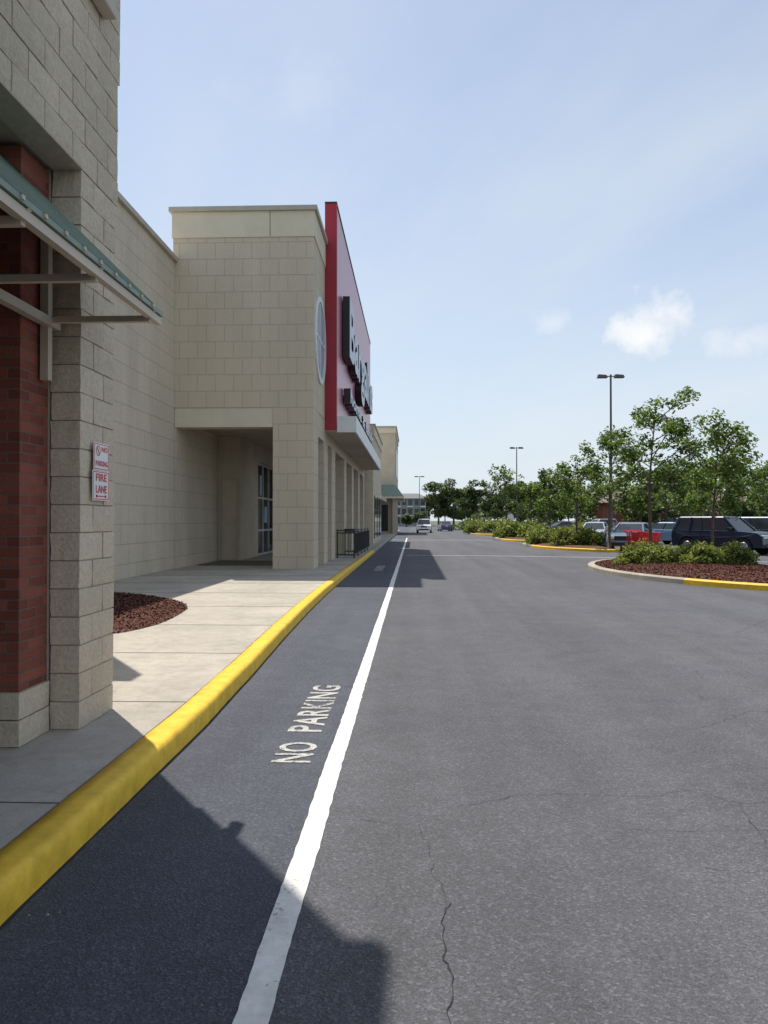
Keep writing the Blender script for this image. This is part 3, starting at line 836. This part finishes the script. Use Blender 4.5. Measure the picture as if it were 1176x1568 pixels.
# ---------------------------------------------------------------- lamps
def lamp(x, y, h, span=.75):
    o = empty("parking_lot_lamp", (x, y, 0))
    V, F = tube([(0, 0, 0), (0, 0, .8)], [.28, .28], 14)
    mobj("concrete_base", V, F, M_kerb, o)
    V, F = tube([(0, 0, .8), (0, 0, h)], [.09, .06], 10)
    tube([(-span * .5, 0, h - .12), (span * .5, 0, h - .12)], [.035, .035], 6, V, F)
    mobj("pole", V, F, M_lampm, o)
    for s in (-1, 1):
        xs = sorted([s * .22, s * (.22 + span * .85)])
        zb = h - .22
        V = [(xs[0], -.22, zb), (xs[1], -.22, zb), (xs[1], .22, zb), (xs[0], .22, zb), (xs[0] + .04, -.16, zb + .22), (xs[1] - .08, -.16, zb + .18), (xs[1] - .08, .16, zb + .18), (xs[0] + .04, .16, zb + .22)]
        mobj("lamp_head", V, BF, M_lampm, o, bevel=.02)
lamp(12.75, 50, 11.0)
lamp(13.3, 99, 11.0)
lamp(1.45, 163, 11.0, 1.0)

# ---------------------------------------------------------------- cars
def carpaint(col):
    return plain("car_paint", col, .22, .3, .03, 1, spec=.8)
def car(name, kind, col, x, y, hd):
    o = empty(name, (x, y, .004), math.radians(hd))
    P = carpaint(col)
    if kind == 'sedan':
        up = [(-2.3, .42), (-2.32, .7), (-2.2, .96), (-1.7, 1.02), (.85, .98), (1.9, .84), (2.22, .7), (2.32, .5), (2.28, .3)]
        gb = (-1.85, 1.0, .97, .80); gt = (-1.05, .2, 1.43, .60); wr, wx, W = .32, 1.38, .89; zb = .25
    else:
        up = [(-2.3, .5), (-2.33, .9), (-2.28, 1.12), (.9, 1.12), (2.05, 1.02), (2.28, .85), (2.32, .5), (2.28, .36)]
        gb = (-2.24, 1.05, 1.1, .86); gt = (-2.0, .35, 1.74, .68); wr, wx, W = .38, 1.42, .95; zb = .34
    def arc(cx):
        return [(cx + (wr + .07) * math.cos(a), wr + (wr + .07) * math.sin(a)) for a in np.linspace(math.pi * -.05, math.pi * 1.05, 11)]
    low = [(up[-1][0], zb)] + [(p[0], max(zb, p[1])) for p in arc(wx)] + [(p[0], max(zb, p[1])) for p in arc(-wx)] + [(up[0][0] + .05, zb)]
    poly = up + low
    n = len(poly)
    V = []
    for s in (-1, 1):
        for (px, pz) in poly:
            tap = 1 - .07 * max(0, (abs(px) - 1.7)) / .6 - .05 * max(0, pz - .8)
            V.append((px, s * W * tap, pz))
    F = [tuple(range(n))[::-1], tuple(range(n, 2 * n))] + [(i, (i + 1) % n, n + (i + 1) % n, n + i) for i in range(n)]
    mobj("body", V, F, P, o, bevel=.045)
    box("underbody", -2.1, 2.1, -W * .88, W * .88, zb + .02, .75, M_black, o)
    x0, x1, z0, w0 = gb; a0, a1, z1, w1 = gt
    V = [(x0, -w0, z0), (x1, -w0, z0), (x1, w0, z0), (x0, w0, z0), (a0, -w1, z1), (a1, -w1, z1), (a1, w1, z1), (a0, w1, z1)]
    mobj("windows", V, BF, M_glass, o)
    V = [(a0 - .04, -w1 - .02, z1 - .02), (a1 + .05, -w1 - .02, z1 - .02), (a1 + .05, w1 + .02, z1 - .02), (a0 - .04, w1 + .02, z1 - .02), (a0 + .05, -w1 + .08, z1 + .06), (a1 - .1, -w1 + .08, z1 + .06), (a1 - .1, w1 - .08, z1 + .06), (a0 + .05, w1 - .08, z1 + .06)]
    mobj("roof", V, BF, P, o, bevel=.02)
    for s in (-1, 1):
        for (q0, q1) in ((x0, a0), (x1, a1)):
            beam("roof_pillar", (q0, s * w0, z0), (q1, s * w1, z1), .07, .09, P, o)
        m0 = (x0 + x1) / 2 - .1; m1 = (a0 + a1) / 2
        beam("door_pillar", (m0, s * (w0 + .004), z0), (m1, s * (w1 + .006), z1), .03, .08, M_black, o)
        if kind == 'suv': beam("rear_pillar", (-1.35, s * w0, z0), (-1.3, s * w1, z1), .05, .12, P, o)
        box("door_seam", m0 - .01, m0 + .01, min(s * W * .99, s * (W + .004)), max(s * W * .99, s * (W + .004)), zb + .15, z0 - .06, M_black, o)
        box("mirror", x1 - .35, x1 - .15, min(s * w0, s * (w0 + .22)), max(s * w0, s * (w0 + .22)), z0 + .02, z0 + .18, P, o, bevel=.03)
        box("headlight", up[-2][0] - .22, up[-2][0] + .015, min(s * .42, s * .78), max(s * .42, s * .78), z0 - .34, z0 - .18, M_head, o, bevel=.02)
        box("taillight", up[0][0] - .045, up[0][0] + .12, min(s * .55, s * .82), max(s * .55, s * .82), z0 - .28, z0 - .08, M_tail, o, bevel=.02)
        for cx in (wx, -wx):
            ya = s * (W - .2); yb = s * (W + .0)
            V, F = tube([(cx, ya, wr), (cx, yb, wr)], [wr, wr], 22); mobj("wheel", V, F, M_tyre, o, bevel=.02)
            V, F = tube([(cx, yb - s * .01, wr), (cx, yb + s * .015, wr)], [wr * .62, wr * .55], 16); mobj("rim", V, F, M_rim, o)
    box("grille", up[-2][0] - .05, up[-2][0] + .012, -.38, .38, z0 - .38, z0 - .18, M_black, o)
    box("bumper_intake", up[-2][0] - .08, up[-2][0] + .006, -.6, .6, zb + .05, zb + .2, M_black, o)
    box("licence_plate", up[0][0] - .05, up[0][0] - .02, -.16, .16, .72, .86, M_signw, o)
    return o
car("white_suv", 'suv', (.75, .76, .77), 1.5, 100, -92)
car("parked_suv", 'suv', (.02, .03, .055), 15.0, 37.6, -52)
car("parked_suv", 'suv', (.03, .05, .09), 19.2, 42.0, -52)
car("parked_car", 'sedan', (.20, .28, .36), 11.9, 42.3, -118)
car("parked_car", 'sedan', (.20, .31, .46), 17.6, 52, -55)
car("parked_suv", 'suv', (.03, .03, .04), 21.0, 56, -55)
car("parked_car", 'sedan', (.25, .03, .03), 16.0, 58.5, 205)
car("parked_car", 'sedan', (.5, .52, .55), 13.6, 58, -110)
car("parked_car", 'sedan', (.55, .56, .58), 24, 52, 205)
car("parked_suv", 'suv', (.07, .10, .16), 27, 58, 205)
car("parked_car", 'sedan', (.6, .6, .6), 14, 115, 180)
car("parked_car", 'sedan', (.12, .12, .13), 20, 105, 200)
car("parked_suv", 'suv', (.5, .5, .52), 24, 100, 200)
car("parked_car", 'sedan', (.1, .12, .2), 4.8, 115, 95)

def cart(x, y, rz):
    o = empty("shopping_cart", (x, y, .004), rz); o.scale = (1.05, 1.05, 1.05)
    V = []; F = []
    def bar(a, b, r=.012): tube([a, b], [r, r], 5, V, F)
    lo = [(-.35, -.2, .42), (.35, -.17, .47), (.35, .17, .47), (-.35, .2, .42)]
    hi = [(-.45, -.28, 1.0), (.5, -.24, .95), (.5, .24, .95), (-.45, .28, 1.0)]
    for i in range(4):
        j = (i + 1) % 4
        bar(hi[i], hi[j], .025); bar(lo[i], lo[j], .018)
        for k in range(9):
            t = k / 8
            bar(Vector(lo[i]).lerp(Vector(lo[j]), t), Vector(hi[i]).lerp(Vector(hi[j]), t), .014)
        for k in range(1, 6):
            t = k / 6
            bar(Vector(lo[i]).lerp(Vector(hi[i]), t), Vector(lo[j]).lerp(Vector(hi[j]), t), .012)
    k = len(V); V += [Vector(v) for v in lo]; F.append((k, k + 1, k + 2, k + 3))
    mobj("basket", V, F, M_signr, o)
    V = []; F = []
    for s in (-1, 1):
        bar((-.45, s * .26, 1.0), (-.4, s * .24, .15), .02); bar((-.4, s * .24, .2), (.45, s * .18, .15), .02)
        bar((-.45, s * .26, 1.0), (-.58, s * .26, 1.06), .02)
        for cx in (-.4, .45): tube([(cx, s * .2 - .015, .065), (cx, s * .2 + .015, .065)], [.06, .06], 10, V, F)
    bar((-.58, -.26, 1.06), (-.58, .26, 1.06), .025)
    mobj("frame", V, F, M_signr, o)
for (cx_, cy_) in [(10.75, 36.2), (10.95, 36.25), (10.7, 36.9), (10.95, 37.0)]:
    cart(cx_, cy_, .35)

SG = empty("traffic_sign", (10.0, 79, 0))
V, F = tube([(0, 0, 0), (0, 0, 2.3)], [.03, .03], 6); mobj("post", V, F, M_rim, SG)
box("panel", -.3, .3, -.04, -.03, 1.5, 2.3, M_signw, SG)

# ---------------------------------------------------------------- world
sdir = Vector((-.28, .41, 1)).normalized()
elev = math.asin(sdir.z)
w = bpy.data.worlds.new("World"); SC.world = w; w.use_nodes = True
nt = NT(w); bg = nt.n["Background"]
sky = nt.new("ShaderNodeTexSky", sky_type='NISHITA'); sky.sun_disc = False
sky.sun_elevation = elev; sky.sun_rotation = math.atan2(sdir.x, sdir.y)
sky.air_density = 1.0; sky.dust_density = .9; sky.ozone_density = 1.6; sky.altitude = 0
tc = nt.new("ShaderNodeTexCoord").outputs["Generated"]
sp = nt.new("ShaderNodeSeparateXYZ"); nt.link(tc, sp.inputs[0])
zpos = math_(nt, 'MAXIMUM', sp.outputs[2], 0.0)
haze = ramp(nt, zpos, [(0.0, .92), (.12, .74), (.35, .42), (.75, .14)])
colr = mixc(nt, haze, sky.outputs[0], (4.85, 5.4, 6.0))
zz = math_(nt, 'ADD', zpos, .18)
cx = math_(nt, 'DIVIDE', sp.outputs[0], zz); cy = math_(nt, 'DIVIDE', sp.outputs[1], zz)
cb = nt.new("ShaderNodeCombineXYZ")
nt.link(math_(nt, 'ADD', cx, math_(nt, 'MULTIPLY', cy, .35)), cb.inputs[0]); nt.link(math_(nt, 'MULTIPLY', cy, .45), cb.inputs[1])
wisp = ramp(nt, noisen(nt, cb.outputs[0], 1.1, 5, .55), [(.40, 0.0), (.74, .55)])
colr = mixc(nt, wisp, colr, (5.3, 5.65, 6.0))
wn = nt.new("ShaderNodeTexNoise"); wn.inputs["Scale"].default_value = 24; wn.inputs["Detail"].default_value = 6; wn.inputs["Roughness"].default_value = .62; nt.link(tc, wn.inputs["Vector"])
for (d, r, a, sq) in [((.308, 1, .256), .048, .85, 1.3), ((.290, 1, .244), .034, .6, 1.5), ((.180, 1, .256), .032, .35, 1.9), ((.416, 1, .226), .042, .5, 1.8), ((-.14, 1, .56), .09, .12, 2.5)]:
    dv = Vector(d).normalized()
    sb = nt.new("ShaderNodeVectorMath", operation='SUBTRACT'); nt.link(tc, sb.inputs[0]); sb.inputs[1].default_value = dv
    sc_ = nt.new("ShaderNodeVectorMath", operation='MULTIPLY'); nt.link(sb.outputs[0], sc_.inputs[0]); sc_.inputs[1].default_value = (1, 1, sq)
    ln = nt.new("ShaderNodeVectorMath", operation='LENGTH'); nt.link(sc_.outputs[0], ln.inputs[0])
    q = math_(nt, 'SUBTRACT', 1.0, math_(nt, 'DIVIDE', ln.outputs["Value"], r))
    q = math_(nt, 'ADD', q, math_(nt, 'MULTIPLY', math_(nt, 'SUBTRACT', wn.outputs["Fac"], .5), 2.6))
    f = ramp(nt, q, [(.02, 0.0), (1.0, a)])
    colr = mixc(nt, f, colr, (6.7, 6.7, 6.7))
nt.link(colr, bg.inputs[0]); bg.inputs[1].default_value = .15

sl = bpy.data.lights.new("sun", 'SUN'); sl.energy = 5.0; sl.angle = math.radians(.53); sl.color = (1, .94, .84)
so = bpy.data.objects.new("sun", sl); COL.objects.link(so); so.rotation_euler = (-sdir).to_track_quat('-Z', 'Y').to_euler(); so.location = (-20, 30, 60)

# ---------------------------------------------------------------- camera
cam = bpy.data.cameras.new("camera"); co = bpy.data.objects.new("camera", cam); COL.objects.link(co)
co.location = (0, 0, 1.6); co.rotation_euler = (math.radians(90.63), 0, math.radians(2.13))
cam.sensor_fit = 'HORIZONTAL'; cam.sensor_width = 36; cam.lens = 36.1; cam.clip_end = 4000; cam.clip_start = .05
SC.camera = co
SC.view_settings.view_transform = 'Standard'; SC.view_settings.look = 'None'; SC.view_settings.exposure = 0
